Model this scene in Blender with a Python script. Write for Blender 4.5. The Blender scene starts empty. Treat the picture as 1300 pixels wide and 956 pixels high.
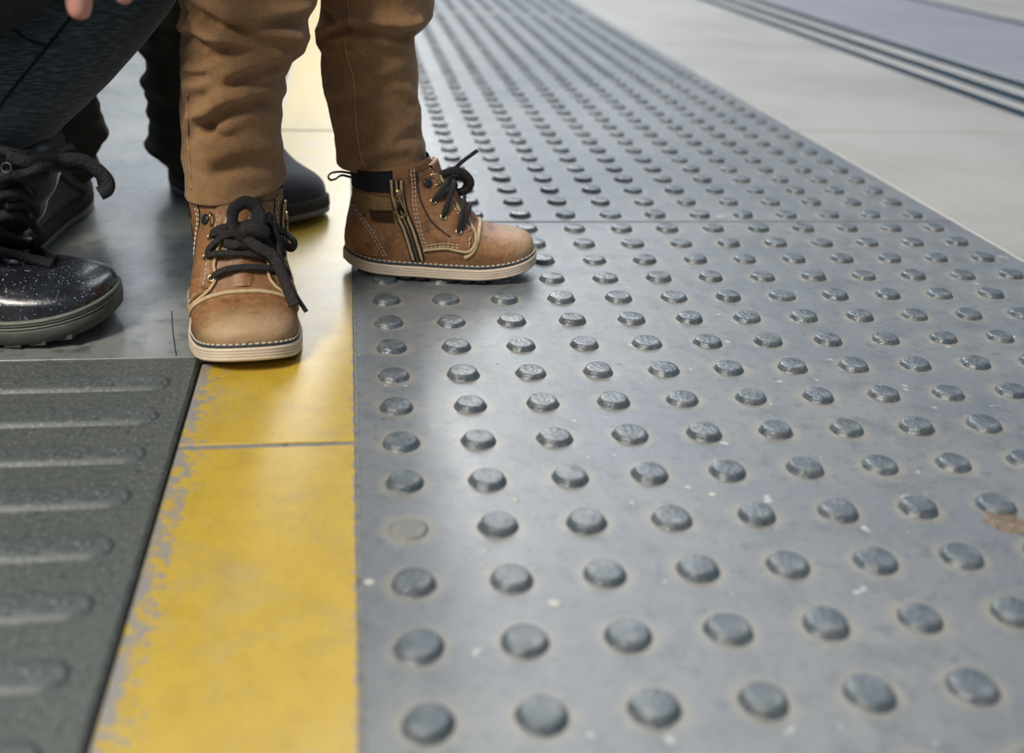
import bpy, math, random
import numpy as np
from mathutils import Vector, Matrix, noise
from mathutils.bvhtree import BVHTree
random.seed(7); np.random.seed(7)
scene = bpy.context.scene
COL = scene.collection

# ------------------------------------------------------------------ camera, world, lights
FPX = 1377.97                                   # focal length in pixels of the 1300 px wide photo
CC = np.array([-0.028104, -0.410475, 0.332957])
CR = np.array([0.98943372, -0.13892483, 0.04148254])
CU = np.array([0.01680992, 0.39410582, 0.91891133])
CF = np.array([0.14400812, 0.90850454, -0.3922769])
cam = bpy.data.cameras.new('camera'); camo = bpy.data.objects.new('camera', cam); COL.objects.link(camo)
m = Matrix.Identity(4)
for i in range(3):
    m[i][0] = CR[i]; m[i][1] = CU[i]; m[i][2] = -CF[i]; m[i][3] = CC[i]
camo.matrix_world = m
cam.sensor_width = 36; cam.sensor_fit = 'HORIZONTAL'; cam.lens = FPX / 1300 * 36
cam.shift_y = -45 / 1300
cam.clip_start = .01
cam.dof.use_dof = True; cam.dof.focus_distance = .86; cam.dof.aperture_fstop = 4.6
scene.camera = camo

w = bpy.data.worlds.new('world'); scene.world = w; w.use_nodes = True
bg = w.node_tree.nodes['Background']; bg.inputs[0].default_value = (.68, .79, 1.0, 1); bg.inputs[1].default_value = .32

def area(name, loc, target, sx, sy, power, col):
    l = bpy.data.lights.new(name, 'AREA'); l.shape = 'RECTANGLE'; l.size = sx; l.size_y = sy
    l.energy = power; l.color = col
    o = bpy.data.objects.new(name, l); COL.objects.link(o); o.location = loc
    o.rotation_euler = (Vector(target) - Vector(loc)).to_track_quat('-Z', 'Y').to_euler()
    return o
# ceiling light rows of the station hall, running along the platform
area('ceiling_light_row', (-1.75, -1.45, 2.7), (-.2, .3, 0), .8, 1.2, 160, (1, .93, .82))
area('ceiling_light_row', (.2, 4.9, 3.2), (.2, 4.2, 0), 4.2, 7.0, 300, (.88, .94, 1))
area('ceiling_light_row', (.15, 6.3, 3.9), (-.05, .4, 0), .5, 4.2, 125, (1, .97, .92))
scene.view_settings.view_transform = 'Standard'; scene.view_settings.look = 'None'
scene.view_settings.exposure = 0; scene.view_settings.gamma = 1; scene.view_settings.use_curve_mapping = False

def ray(p):                                     # a photo pixel gives a direction
    return CF + CR * (p[0] - 650) / FPX - CU * (p[1] - 433) / FPX
def at_y(p, Y):                                 # ... its distance from the depth of the thing it belongs to
    d = ray(p); return CC + d * (Y - CC[1]) / d[1]

# ------------------------------------------------------------------ materials
def MAT(name, base, rough=.5, spec=.5, var=(), bump=(), coat=0, sheen=0, metal=0, extra=None, rvar=0, stretch=None):
    mt = bpy.data.materials.new(name); mt.use_nodes = True
    nt = mt.node_tree; N = nt.nodes; L = nt.links
    b = N['Principled BSDF']
    tc = N.new('ShaderNodeTexCoord'); co = tc.outputs['Object']
    if stretch:
        mp = N.new('ShaderNodeMapping'); mp.inputs['Scale'].default_value = stretch
        L.new(co, mp.inputs[0]); co = mp.outputs[0]
    def nz(scale, detail=4, r=.6):
        n = N.new('ShaderNodeTexNoise'); n.inputs['Scale'].default_value = scale
        n.inputs['Detail'].default_value = detail; n.inputs['Roughness'].default_value = r
        L.new(co, n.inputs['Vector']); return n.outputs['Fac']
    def mr(v, a, bb, c=0., d=1.):
        n = N.new('ShaderNodeMapRange'); n.inputs[1].default_value = a; n.inputs[2].default_value = bb
        n.inputs[3].default_value = c; n.inputs[4].default_value = d; L.new(v, n.inputs[0]); return n.outputs[0]
    def mix(f, a, c):
        n = N.new('ShaderNodeMix'); n.data_type = 'RGBA'
        L.new(f, n.inputs[0])
        for s, v in ((6, a), (7, c)):
            if isinstance(v, tuple): n.inputs[s].default_value = (*v, 1)
            else: L.new(v, n.inputs[s])
        return n.outputs[2]
    def math_(op, a, c=None):
        n = N.new('ShaderNodeMath'); n.operation = op
        for s, v in ((0, a), (1, c)):
            if v is None: continue
            if isinstance(v, (int, float)): n.inputs[s].default_value = v
            else: L.new(v, n.inputs[s])
        return n.outputs[0]
    col = base
    for (sc, c2, lo, hi, amt) in var:
        col = mix(mr(nz(sc), lo, hi, 0, amt), col, c2)
    K = dict(N=N, L=L, nz=nz, mr=mr, mix=mix, math=math_, co=tc.outputs['Object'], b=b)
    if extra: col = extra(K, col)
    if isinstance(col, tuple): b.inputs['Base Color'].default_value = (*col, 1)
    else: L.new(col, b.inputs['Base Color'])
    if rvar: L.new(mr(nz(18), .3, .7, rough - rvar, rough + rvar), b.inputs['Roughness'])
    else: b.inputs['Roughness'].default_value = rough
    b.inputs['Specular IOR Level'].default_value = spec; b.inputs['Metallic'].default_value = metal
    b.inputs['Coat Weight'].default_value = coat; b.inputs['Coat Roughness'].default_value = .12
    b.inputs['Sheen Weight'].default_value = sheen
    prev = None
    for (sc, st, dist) in bump:
        n = N.new('ShaderNodeBump'); n.inputs['Strength'].default_value = st; n.inputs['Distance'].default_value = dist
        L.new(nz(sc, 6), n.inputs['Height'])
        if prev: L.new(prev, n.inputs['Normal'])
        prev = n.outputs[0]
    if prev: L.new(prev, b.inputs['Normal'])
    return mt
def sep(K):
    s = K['N'].new('ShaderNodeSeparateXYZ'); K['L'].new(K['co'], s.inputs[0]); return s.outputs

def dome_halo(K, col):                          # dirt collected in a ring around every dome, pale specks
    x, y, z = sep(K); f = K['math']
    def cell(v):
        q = f('DIVIDE', v, .05); return f('SUBTRACT', q, f('ROUND', q))
    fx, fy = cell(x), cell(y)
    r = f('SQRT', f('ADD', f('MULTIPLY', fx, fx), f('MULTIPLY', fy, fy)))
    r = f('ADD', r, f('MULTIPLY', f('SUBTRACT', K['nz'](90), .5), .14))
    col = K['mix'](K['mr'](r, .24, .38, .62, 0), col, (.25, .225, .175))
    col = K['mix'](K['mr'](K['nz'](55, 2), .70, .73, 0, .75), col, (.42, .41, .38))
    col = K['mix'](K['mr'](K['nz'](75, 2), .285, .25, 0, .8), col, (.05, .055, .06))
    return col
def yellow_wear(K, col):
    x, y, z = sep(K); f = K['math']
    e = f('MINIMUM', f('MULTIPLY', f('ADD', x, .137), .36), f('MULTIPLY', f('SUBTRACT', -.0285, x), 2.2))
    ey = f('ABSOLUTE', f('SUBTRACT', f('MODULO', f('ADD', y, 2.512 + .905 / 2), .905), .905 / 2))
    e = f('MINIMUM', e, f('MULTIPLY', ey, 2.4))
    k = f('ADD', K['mr'](e, 0, .013, .34, 0), K['nz'](130, 6, .7))
    col = K['mix'](K['mr'](K['nz'](26, 6, .7), .52, .70, 0, .55), col, (.34, .27, .13))
    col = K['mix'](K['mr'](K['nz'](380, 3, .6), .55, .68, 0, .5), col, (.26, .18, .05))
    col = K['mix'](K['mr'](K['nz'](9, 3, .6), .58, .70, 0, .4), col, (.30, .26, .17))
    col = K['mix'](K['mr'](K['nz'](150, 3), .66, .72, 0, .55), col, (.25, .17, .04))
    return K['mix'](K['mr'](k, .755, .80), col, (.24, .225, .20))
m_dome_slab = MAT('worn_grey_tactile_paving', (.132, .146, .158), .35, .5,
                  [(7, (.178, .182, .180), .4, .62, .85), (28, (.098, .113, .126), .48, .66, .75), (90, (.080, .090, .098), .54, .68, .6), (300, (.23, .23, .215), .54, .70, .5)],
                  [(500, .12, .0006), (90, .25, .0012)], extra=dome_halo, rvar=.06)
m_dome = MAT('polished_grey_dome', (.062, .079, .090), .25, .6,
             [(120, (.135, .148, .152), .46, .64, .8), (300, (.028, .036, .042), .54, .68, .7)], [(300, .5, .0012), (90, .45, .003)], rvar=.08)
m_dome_worn = MAT('dusty_worn_dome', (.17, .17, .155), .5, .4, [(200, (.24, .23, .2), .5, .7, .6)], [(300, .4, .0012)])
m_yellow = MAT('worn_yellow_paint', (.46, .31, .032), .37, .65, [(45, (.38, .245, .022), .45, .7, .7)],
               [(320, .12, .0006), (60, .15, .001)], extra=yellow_wear)
m_ridged = MAT('dark_grey_green_concrete', (.075, .086, .078), .5, .4,
               [(30, (.092, .098, .085), .45, .7, .7), (380, (.20, .21, .20), .54, .66, .7), (260, (.028, .034, .032), .54, .66, .75)],
               [(450, .3, .0008), (60, .2, .001)])
m_ridge = MAT('rubbed_concrete_ridge', (.078, .090, .086), .42, .5,
              [(380, (.24, .25, .25), .54, .68, .7), (220, (.038, .045, .043), .53, .66, .75)], [(450, .35, .0008)])
m_smooth = MAT('smooth_grey_floor_slab', (.155, .168, .160), .30, .6,
               [(6, (.215, .22, .205), .4, .65, .8), (55, (.065, .075, .07), .52, .68, .8), (240, (.25, .25, .23), .6, .75, .6)],
               [(420, .14, .0006), (40, .1, .001)], rvar=.05)
m_beige = MAT('beige_stone_slab', (.335, .318, .29), .42, .5,
              [(3, (.25, .236, .208), .4, .65, .8), (90, (.15, .14, .12), .58, .75, .5)], [(300, .15, .0008)])
m_edge = MAT('grey_violet_edge_slab', (.21, .205, .228), .38, .5, [(4, (.26, .25, .27), .4, .6, .7)], [(200, .1, .0008)])
m_mortar = MAT('dark_joint_filler', (.055, .062, .066), .7, .3, [(120, (.09, .09, .085), .5, .7, .7)], [(300, .4, .002)])
m_joint = MAT('grey_grout', (.20, .195, .18), .8, .2, [(150, (.05, .05, .05), .5, .7, .8)], [(300, .4, .001)])
m_recess_shade = MAT('dark_blue_recess_shade', (.018, .034, .048), .9, .1)  # dark colour painted in for the shade inside grooves and gaps

def toe_scuff(K, col):                          # the toe is rubbed pale
    x, y, z = sep(K); f = K['math']
    k = f('ADD', f('ADD', f('MULTIPLY', x, 1.0), f('MULTIPLY', f('SUBTRACT', K['nz'](60), .5), .03)), f('MULTIPLY', f('SUBTRACT', K['nz'](420), .5), .03))
    c = K['mix'](K['mr'](k, .139, .160, 0, .75), col, (.40, .275, .15))
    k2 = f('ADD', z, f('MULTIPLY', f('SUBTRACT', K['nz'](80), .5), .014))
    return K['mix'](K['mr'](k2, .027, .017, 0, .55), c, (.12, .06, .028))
SUEDE = [(40, (.19, .088, .034), .40, .66, .85), (220, (.40, .225, .10), .52, .72, .65), (90, (.10, .048, .020), .54, .70, .75), (480, (.42, .25, .12), .60, .74, .6)]
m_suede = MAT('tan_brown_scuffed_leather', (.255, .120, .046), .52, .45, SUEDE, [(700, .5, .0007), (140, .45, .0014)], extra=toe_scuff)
m_leather = MAT('tan_leather_panel', (.262, .124, .049), .48, .45, SUEDE, [(700, .45, .0007), (150, .45, .0014)])
m_strap = MAT('pale_brown_suede_strap', (.27, .165, .075), .85, .2, [(200, (.17, .095, .04), .45, .7, .8)], [(500, .6, .0012)])
m_gap_shade = MAT('dark_brown_gap_shade', (.05, .026, .013), .8, .2)  # shade of the gap below the boot strap, put into the colour
m_edge_cream = MAT('pale_raw_leather_edge', (.47, .35, .20), .65, .3, [(200, (.33, .23, .12), .45, .7, .7)], [(500, .4, .001)])
m_stitch = MAT('cream_thread', (.66, .58, .45), .7, .3)
m_sole = MAT('cream_rubber_midsole', (.60, .50, .385), .55, .4, [(60, (.46, .37, .27), .45, .7, .7), (240, (.36, .28, .20), .62, .76, .6)], [(300, .15, .0006)])
m_tread = MAT('black_rubber_tread', (.02, .021, .022), .6, .4)
m_welt = MAT('dark_navy_welt', (.035, .04, .048), .6, .4, [(180, (.09, .09, .09), .55, .75, .6)])
m_lace = MAT('dark_brown_cotton_lace', (.017, .015, .015), .75, .35, [(420, (.052, .047, .043), .5, .72, .7)], [(900, .9, .0012)])
m_black_knit = MAT('black_elastic_collar', (.012, .013, .016), .8, .3, [], [(600, .6, .001)])
m_brass = MAT('aged_brass', (.52, .40, .19), .32, .5, [(90, (.30, .23, .11), .45, .7, .7)], metal=1)
m_dark_metal = MAT('blackened_metal', (.05, .05, .05), .35, .5, metal=.7)

def weave(K, col):
    n = K['N'].new('ShaderNodeTexWave'); n.inputs['Scale'].default_value = 260; n.inputs['Distortion'].default_value = 1.5
    n.bands_direction = 'DIAGONAL'; K['L'].new(K['co'], n.inputs[0])
    return K['mix'](K['mr'](n.outputs['Fac'], 0, 1, 0, .16), col, (.16, .078, .026))
m_pants = MAT('tan_cotton_canvas', (.315, .180, .082), .88, .2, [(18, (.235, .130, .057), .4, .65, .75), (130, (.38, .235, .115), .52, .74, .55), (420, (.17, .09, .038), .52, .70, .65)],
              [(800, .6, .0007), (70, .4, .0020)], sheen=.15, extra=weave)
m_pants_edge = MAT('tan_canvas_seam', (.40, .225, .095), .85, .25, [(300, (.25, .13, .05), .45, .7, .7)], [(700, .5, .001)])
def heather(K, col):
    mp = K['N'].new('ShaderNodeMapping'); mp.inputs['Scale'].default_value = (110, 110, 900); mp.inputs['Rotation'].default_value = (0, .3, 0)
    K['L'].new(K['co'], mp.inputs[0])
    n = K['N'].new('ShaderNodeTexNoise'); n.inputs['Scale'].default_value = 1; n.inputs['Detail'].default_value = 3
    K['L'].new(mp.outputs[0], n.inputs[0])
    return K['mix'](K['mr'](n.outputs[0], .42, .68), col, (.085, .105, .118))
m_heather = MAT('dark_heather_jersey', (.022, .032, .040), .9, .25, [(9, (.030, .040, .042), .4, .6, .7)], [(800, .3, .0006)], sheen=.25, extra=heather)
m_heather_seam = MAT('dark_jersey_seam', (.010, .015, .020), .9, .2)
m_coat = MAT('dark_green_grey_coat', (.018, .027, .027), .9, .25, [(400, (.036, .046, .044), .48, .65, .8)], [(800, .3, .0006)])
def sparkle(K, col):
    return K['mix'](K['mr'](K['nz'](560, 2, .5), .66, .71, 0, .8), col, (.45, .50, .55))
m_patent = MAT('black_glossy_leather', (.010, .012, .016), .26, .6, [(60, (.022, .026, .034), .45, .7, .8)], [(160, .35, .0016), (600, .3, .0006)], extra=sparkle, coat=.25)
m_patent_dark = MAT('black_leather_fold', (.008, .010, .011), .32, .5, [], [(120, .6, .002)], coat=.2)
m_boot_sole = MAT('dark_olive_rubber_sole', (.050, .056, .046), .55, .4, [(90, (.085, .09, .075), .5, .7, .7)], [(260, .3, .001)])
m_boot_rim = MAT('olive_welt_edge', (.13, .14, .115), .55, .4, [(200, (.07, .075, .06), .5, .7, .7)])
m_velvet = MAT('black_velvet_lace', (.004, .005, .007), .55, .4, [(300, (.03, .034, .036), .62, .75, .7)], [(500, .9, .002)])
m_olive = MAT('dark_olive_suede', (.075, .069, .054), .9, .25, [(25, (.048, .045, .036), .4, .65, .8)], [(500, .4, .001)], sheen=.2)
m_charcoal = MAT('charcoal_suede', (.040, .042, .048), .9, .25, [(25, (.028, .029, .033), .4, .65, .8)], [(500, .4, .001)], sheen=.2)
m_dark_cloth = MAT('black_green_cloth', (.044, .043, .035), .95, .2, [(20, (.066, .062, .047), .4, .65, .8)], [(600, .4, .001)])
m_skin = MAT('skin', (.60, .30, .24), .5, .45, [(60, (.66, .24, .19), .45, .7, .6)], [(500, .15, .0006)])
m_skin.node_tree.nodes['Principled BSDF'].inputs['Subsurface Weight'].default_value = .15
m_skin.node_tree.nodes['Principled BSDF'].inputs['Subsurface Scale'].default_value = .01

# ------------------------------------------------------------------ helpers
def obj(name, v, f, mat, parent=None, smooth=True, kind=None, label=None):
    me = bpy.data.meshes.new(name)
    me.from_pydata([tuple(float(c) for c in p) for p in v], [], [tuple(int(i) for i in q) for q in f])
    me.update()
    if smooth: me.polygons.foreach_set('use_smooth', [True] * len(me.polygons))
    me.materials.append(mat)
    return link(name, me, parent, kind, label)
def link(name, me, parent=None, kind=None, label=None):
    o = bpy.data.objects.new(name, me); COL.objects.link(o)
    if parent: o.parent = parent
    if kind: o['kind'] = kind
    if label: o['label'] = label
    return o
def join(parts):
    V = []; Fc = []
    for v, f in parts:
        k = len(V); V += [tuple(p) for p in v]; Fc += [tuple(i + k for i in q) for q in f]
    return V, Fc
def box(x0, x1, y0, y1, z0, z1, b=0):
    """box with a small chamfer on the top edges"""
    v = [(x0, y0, z0), (x1, y0, z0), (x1, y1, z0), (x0, y1, z0)]
    if b:
        v += [(x0, y0, z1 - b), (x1, y0, z1 - b), (x1, y1, z1 - b), (x0, y1, z1 - b)]
        v += [(x0 + b, y0 + b, z1), (x1 - b, y0 + b, z1), (x1 - b, y1 - b, z1), (x0 + b, y1 - b, z1)]
    else: v += [(x0, y0, z1), (x1, y0, z1), (x1, y1, z1), (x0, y1, z1)]
    n = len(v) // 4; f = [(3, 2, 1, 0)]
    for k in range(n - 1):
        for i in range(4):
            j = (i + 1) % 4; f.append((4 * k + i, 4 * k + j, 4 * k + 4 + j, 4 * k + 4 + i))
    f.append(tuple(range(4 * n - 4, 4 * n)))
    return v, f
def loft(rings, caps=True, closed=True):
    n = len(rings[0]); V = [p for r in rings for p in r]; Fc = []
    for k in range(len(rings) - 1):
        for i in range(n if closed else n - 1):
            j = (i + 1) % n
            Fc.append((k * n + i, k * n + j, (k + 1) * n + j, (k + 1) * n + i))
    if caps and closed:
        Fc.append(tuple(range(n))[::-1]); Fc.append(tuple(range((len(rings) - 1) * n, len(rings) * n)))
    return V, Fc
def spline(pts, n):
    """Catmull-Rom through pts (any width of row), n samples"""
    P = np.asarray(pts, float); k = len(P)
    if k == 2: return np.array([P[0] + (P[1] - P[0]) * t for t in np.linspace(0, 1, n)])
    E = np.vstack([2 * P[0] - P[1], P, 2 * P[-1] - P[-2]])
    t = np.linspace(0, k - 1, n); i = np.minimum(t.astype(int), k - 2); u = (t - i)[:, None]
    a, b, c, d = E[i], E[i + 1], E[i + 2], E[i + 3]
    return .5 * ((2 * b) + (c - a) * u + (2 * a - 5 * b + 4 * c - d) * u ** 2 + (3 * b - a - 3 * c + d) * u ** 3)
def nrm(a): return a / (np.linalg.norm(a, axis=-1, keepdims=True) + 1e-12)
def tube(pts, hw, ht=None, n=None, seg=10, normals=None, caps=True, taper=None):
    """tube / flat cord along pts; hw half width, ht half thickness along the normals"""
    P = spline(pts, n or max(8, len(pts) * 6)); T = nrm(np.gradient(P, axis=0)); ht = hw if ht is None else ht
    if normals is not None and len(np.shape(normals)) == 2: Nn = nrm(spline(normals, len(P)))
    else:
        N0 = np.array(normals if normals is not None else ([0, 0, 1] if abs(T[0][2]) < .9 else [1, 0, 0]), float)
        Nn = []
        for t in T:
            N0 = N0 - t * (N0 @ t); N0 = N0 / (np.linalg.norm(N0) + 1e-12); Nn.append(N0)
        Nn = np.array(Nn)
    B = nrm(np.cross(T, Nn)); Nn = nrm(np.cross(B, T))
    an = np.linspace(0, 2 * np.pi, seg, endpoint=False); rings = []
    for k in range(len(P)):
        s = 1 if taper is None else np.interp(k / (len(P) - 1), *taper)
        rings.append([P[k] + s * (B[k] * hw * np.cos(a) + Nn[k] * ht * np.sin(a)) for a in an])
    return loft(rings, caps)
def ring(c, axis, R, r, n=18, seg=8):
    axis = nrm(np.asarray(axis, float)); u = nrm(np.cross(axis, [0.3, .9, .1])); v = np.cross(axis, u); V = []; Fc = []
    for i in range(n):
        a = 2 * np.pi * i / n; d = u * np.cos(a) + v * np.sin(a)
        for j in range(seg):
            b = 2 * np.pi * j / seg; V.append(np.asarray(c) + d * (R + r * np.cos(b)) + axis * r * np.sin(b))
    for i in range(n):
        for j in range(seg):
            Fc.append((i * seg + j, ((i + 1) % n) * seg + j, ((i + 1) % n) * seg + (j + 1) % seg, i * seg + (j + 1) % seg))
    return V, Fc
def disc(c, axis, R, h, n=16):
    axis = nrm(np.asarray(axis, float)); u = nrm(np.cross(axis, [0.3, .9, .1])); v = np.cross(axis, u); c = np.asarray(c)
    an = np.linspace(0, 2 * np.pi, n, endpoint=False)
    return loft([[c + (u * np.cos(a) + v * np.sin(a)) * R * s + axis * k for a in an] for s, k in ((1, -h), (1, h * .5), (.8, h))])
def empty(name, loc, label, cat, group=None):
    o = bpy.data.objects.new(name, None); COL.objects.link(o); o.location = loc; o.empty_display_size = .05
    o['label'] = label; o['category'] = cat
    if group: o['group'] = group
    return o

# ------------------------------------------------------------------ the platform floor
floor = obj('floor', *box(-6, 8, -2, 16, -.14, -.034), m_mortar, None, False, 'structure', 'station platform floor of tactile and plain slabs')
def slab(name, x0, x1, y0, y1, mat, label=None, b=.0012):
    return obj(name, *box(x0, x1, y0, y1, -.034, 0, b), mat, floor, False, None, label)
# tactile slabs with truncated domes
an = np.linspace(0, 2 * np.pi, 20, endpoint=False)
def dome_mesh(seed):
    r = random.Random(seed); ph = r.random() * 6; e = r.uniform(.0, .05); rr = []
    for R_, z in ((.0124, -.0005), (.0115, .0005), (.0107, .0019), (.0101, .0032), (.0093, .0040), (.0080, .0042)):
        rr.append([(R_ * (1 + e * math.sin(2 * a + ph)) * math.cos(a), R_ * (1 + e * math.cos(3 * a + ph) * .6) * math.sin(a), z) for a in an])
    v, f = loft(rr, False); v.append((0, 0, .0040)); k = len(v) - 1; b = 5 * 20
    f += [(b + i, b + (i + 1) % 20, k) for i in range(20)]
    me = bpy.data.meshes.new('dome'); me.from_pydata(v, [], f); me.polygons.foreach_set('use_smooth', [True] * len(f)); me.update()
    return me
DM = [dome_mesh(s) for s in range(5)]
for me in DM: me.materials.append(m_dome)
worn = dome_mesh(9); worn.materials.append(m_dome_worn)
GX = [i * .05 for i in range(13)]
def domes(par, rows, limit=300):
    n = 0; rest = []
    for j in rows:
        for i, x in enumerate(GX):
            if n < limit:
                wn = (i, j) in ((0, 2),)
                o = link('dome', worn if wn else random.choice(DM), par)
                o.location = (x + random.uniform(-.0004, .0004), j * .05 + random.uniform(-.0004, .0004), 0)
                s = random.uniform(.96, 1.04); o.scale = (s, s, (.45 if wn else random.uniform(.85, 1.08)))
                o.rotation_euler = (random.uniform(-.03, .03), random.uniform(-.03, .03), random.uniform(0, 6))
                n += 1
            else: rest.append((x, j * .05))
    if rest:
        src = DM[0]; sv = [tuple(v.co) for v in src.vertices]; sf = [tuple(p.vertices) for p in src.polygons]
        V, Fc = join([([(a + x, b + y, c) for a, b, c in sv], sf) for x, y in rest])
        obj('dome', V, Fc, m_dome, par, True, 'stuff')
DX0, DX1 = -.0268, .637
domes(slab('tactile_slab', DX0, DX1, -1.20, .6758, m_dome_slab, 'near grey tactile slab studded with rows of domes'), range(-3, 14))
domes(slab('tactile_slab', DX0, DX1, .6782, 2.5490, m_dome_slab, 'grey domed tactile slab beyond the cross joint'), range(14, 51), 299)
domes(slab('tactile_slab', DX0, DX1, 2.5510, 7.0, m_dome_slab, 'farthest blurred grey tactile slab'), range(52, 140), 0)
near_slab = [o for o in floor.children if o.name.startswith('tactile_slab')][0]
def ground(p):
    d = ray(p); q = CC - d * CC[2] / d[2]; return q
def blot(name, px, rx, ry, mat, h, seed, label=None):
    r = random.Random(seed); c = ground(px); n = 18; f_ = [1 + .22 * math.sin(2 * a + r.random() * 6) * r.random() + r.uniform(-.1, .1) for a in np.linspace(0, 6.283, n, endpoint=False)]
    rr = [[(c[0] + s_ * f_[k] * rx * math.cos(6.283 * k / n), c[1] + s_ * f_[k] * ry * math.sin(6.283 * k / n), z) for k in range(n)] for s_, z in ((1, -.0005), (.95, h * .5), (.75, h))]
    obj(name, *loft(rr), mat, near_slab, True, None, label)
m_chip = MAT('exposed_brown_aggregate', (.17, .125, .09), .8, .3, [(300, (.34, .30, .25), .55, .66, .8), (200, (.07, .05, .035), .55, .66, .8)], [(260, .9, .003)])
m_gum = MAT('pale_gum', (.42, .41, .36), .7, .3)
blot('broken_patch', (1279, 664), .013, .0135, m_chip, .0006, 3, 'brown broken patch in the grey paving')
for k, (px, r_s) in enumerate((((469, 739), .0030), ((704, 766), .0034), ((616, 700), .0020), ((654, 635), .0020), ((905, 628), .0024), ((908, 586), .0014), ((850, 664), .0036), ((612, 716), .0016), ((630, 462), .0014))):
    blot('gum_spot', px, r_s, r_s * .9, m_gum, .0005, k)
# yellow line
for k in range(-1, 6):
    y0 = .203 + .905 * k
    slab('yellow_slab', -.1372, -.0286, max(y0 + .0022, -1.2) if k < 0 else y0 + .0028, y0 + .905 - .0028, m_yellow, None, .0005)
    obj('joint', *box(-.1372, -.0286, y0 - .004, y0 + .004, -.03, -.0010), m_joint, floor, False)
obj('joint', *box(-.0290, -.0264, -1.2, 4.7, -.03, -.0008), m_joint, floor, False)
# ridged and smooth slabs
RX1 = -.1402
def ridge_mesh(length):
    prof = [(.0120, -.0004), (.0112, .0006), (.0092, .0024), (.0080, .0030), (.0040, .0031), (0, .0031)]; rr = []
    for hw, z in prof:
        row = []
        for a in np.linspace(-np.pi / 2, np.pi / 2, 9): row.append((-.0125 + hw * math.cos(a), hw * math.sin(a), z))
        for a in np.linspace(np.pi / 2, 1.5 * np.pi, 9): row.append((-length + .0125 + hw * math.cos(a), hw * math.sin(a), z))
        rr.append(row)
    v, f = loft(rr); me = bpy.data.meshes.new('ridge'); me.from_pydata(v, [], f[:-2] + [f[-1]])
    me.polygons.foreach_set('use_smooth', [True] * len(me.polygons)); me.materials.append(m_ridge); me.update(); return me
RM = ridge_mesh(.55)
for ix in range(2):
    for iy in range(2):
        x1 = RX1 - ix * .602; y1 = .3390 - iy * .602
        s = slab('ridged_slab', x1 - .6, x1, y1 - .6, y1, m_ridged, None, .002)
        for k in range(11):
            o = link('ridge', RM, s); o.location = (x1 - .0135, y1 - .042 - .0503 * k, 0)
for ix in range(3):
    for iy in range(4):
        x1 = RX1 - ix * .902; y0 = .3412 + iy * 1.2
        s = slab('smooth_slab', x1 - .9, x1, y0, y0 + 1.198, m_smooth, None, .0004)
        if ix == 0 and iy == 0:
            P = [at_y(p, 1) for p in ()]
            cp = []
            for p in ((218, 395), (219, 415), (221, 432), (224, 452)):
                d = ray(p); q = CC - d * CC[2] / d[2]; cp.append((q[0], q[1], .0001))
            obj('crack', *tube(cp, .00045, .0002, 14, 6, normals=(0, 0, 1)), m_recess_shade, s)
for k in range(-2, 12):
    slab('beige_slab', .6395, 1.085, 1.143 + .9 * (k - 1) + .0018, 1.143 + .9 * k - .0018, m_beige)
obj('groove_bed', *box(1.085, 1.34, -2, 16, -.0335, -.0015), m_recess_shade, floor, False)  # nearly flush strip; its dark colour replaces the shade of deep grooves
for x0, x1 in ((1.128, 1.164), (1.214, 1.256)):
    slab('edge_strip', x0, x1, -1.6, 12, m_beige, None, .003)
slab('edge_slab', 1.310, 1.915, -1.6, 12, m_edge, 'smooth grey violet slab beyond the grooves')
obj('groove_bed', *box(1.915, 1.985, -2, 16, -.0335, -.0015), m_recess_shade, floor, False)
slab('pale_slab', 1.975, 4.5, -1.6, 12, m_beige, 'pale slab in the far corner')

# ------------------------------------------------------------------ boots: a surface fanned between sole line and instep line
BASE = np.array([  # xB, zB, xT, zT, wmax, r0, a, b
    [.1728, .0130, .1728, .0185, .0045, 1, .30, .10],
    [.1715, .0130, .1712, .0250, .0130, 1, .30, .15],
    [.1675, .0130, .1665, .0305, .0210, 1, .30, .22],
    [.1605, .0130, .1590, .0350, .0275, 1, .30, .28],
    [.1500, .0130, .1480, .0375, .0320, 1, .30, .32],
    [.1370, .0130, .1350, .0395, .0345, 1, .30, .34],
    [.1220, .0130, .1215, .0440, .0343, 1, .30, .34],
    [.1050, .0130, .1110, .0535, .0322, 1, .30, .36],
    [.0870, .0130, .1020, .0665, .0298, 1, .30, .38],
    [.0680, .0130, .0945, .0765, .0280, 1, .30, .42],
    [.0490, .0130, .0885, .0840, .0270, 1, .30, .46],
    [.0300, .0130, .0840, .0895, .0268, .88, .30, .50],
    [.0150, .0130, .0810, .0930, .0270, .68, .30, .52],
    [.0055, .0130, .0795, .0955, .0272, .40, .32, .54],
    [.0010, .0140, .0785, .0975, .0274, .14, .36, .55],
    [-.0012, .0200, .0780, .0988, .0275, .0, .40, .56],
    [-.0006, .0300, .0775, .0998, .0276, .0, .42, .56],
    [.0020, .0440, .0770, .1008, .0278, .0, .44, .56],
    [.0048, .0580, .0765, .1018, .0282, .0, .46, .55],
    [.0062, .0720, .0760, .1028, .0288, .0, .48, .54],
    [.0050, .0850, .0755, .1036, .0292, .0, .49, .52],
    [.0040, .0960, .0752, .1044, .0292, .0, .50, .50]])
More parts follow.
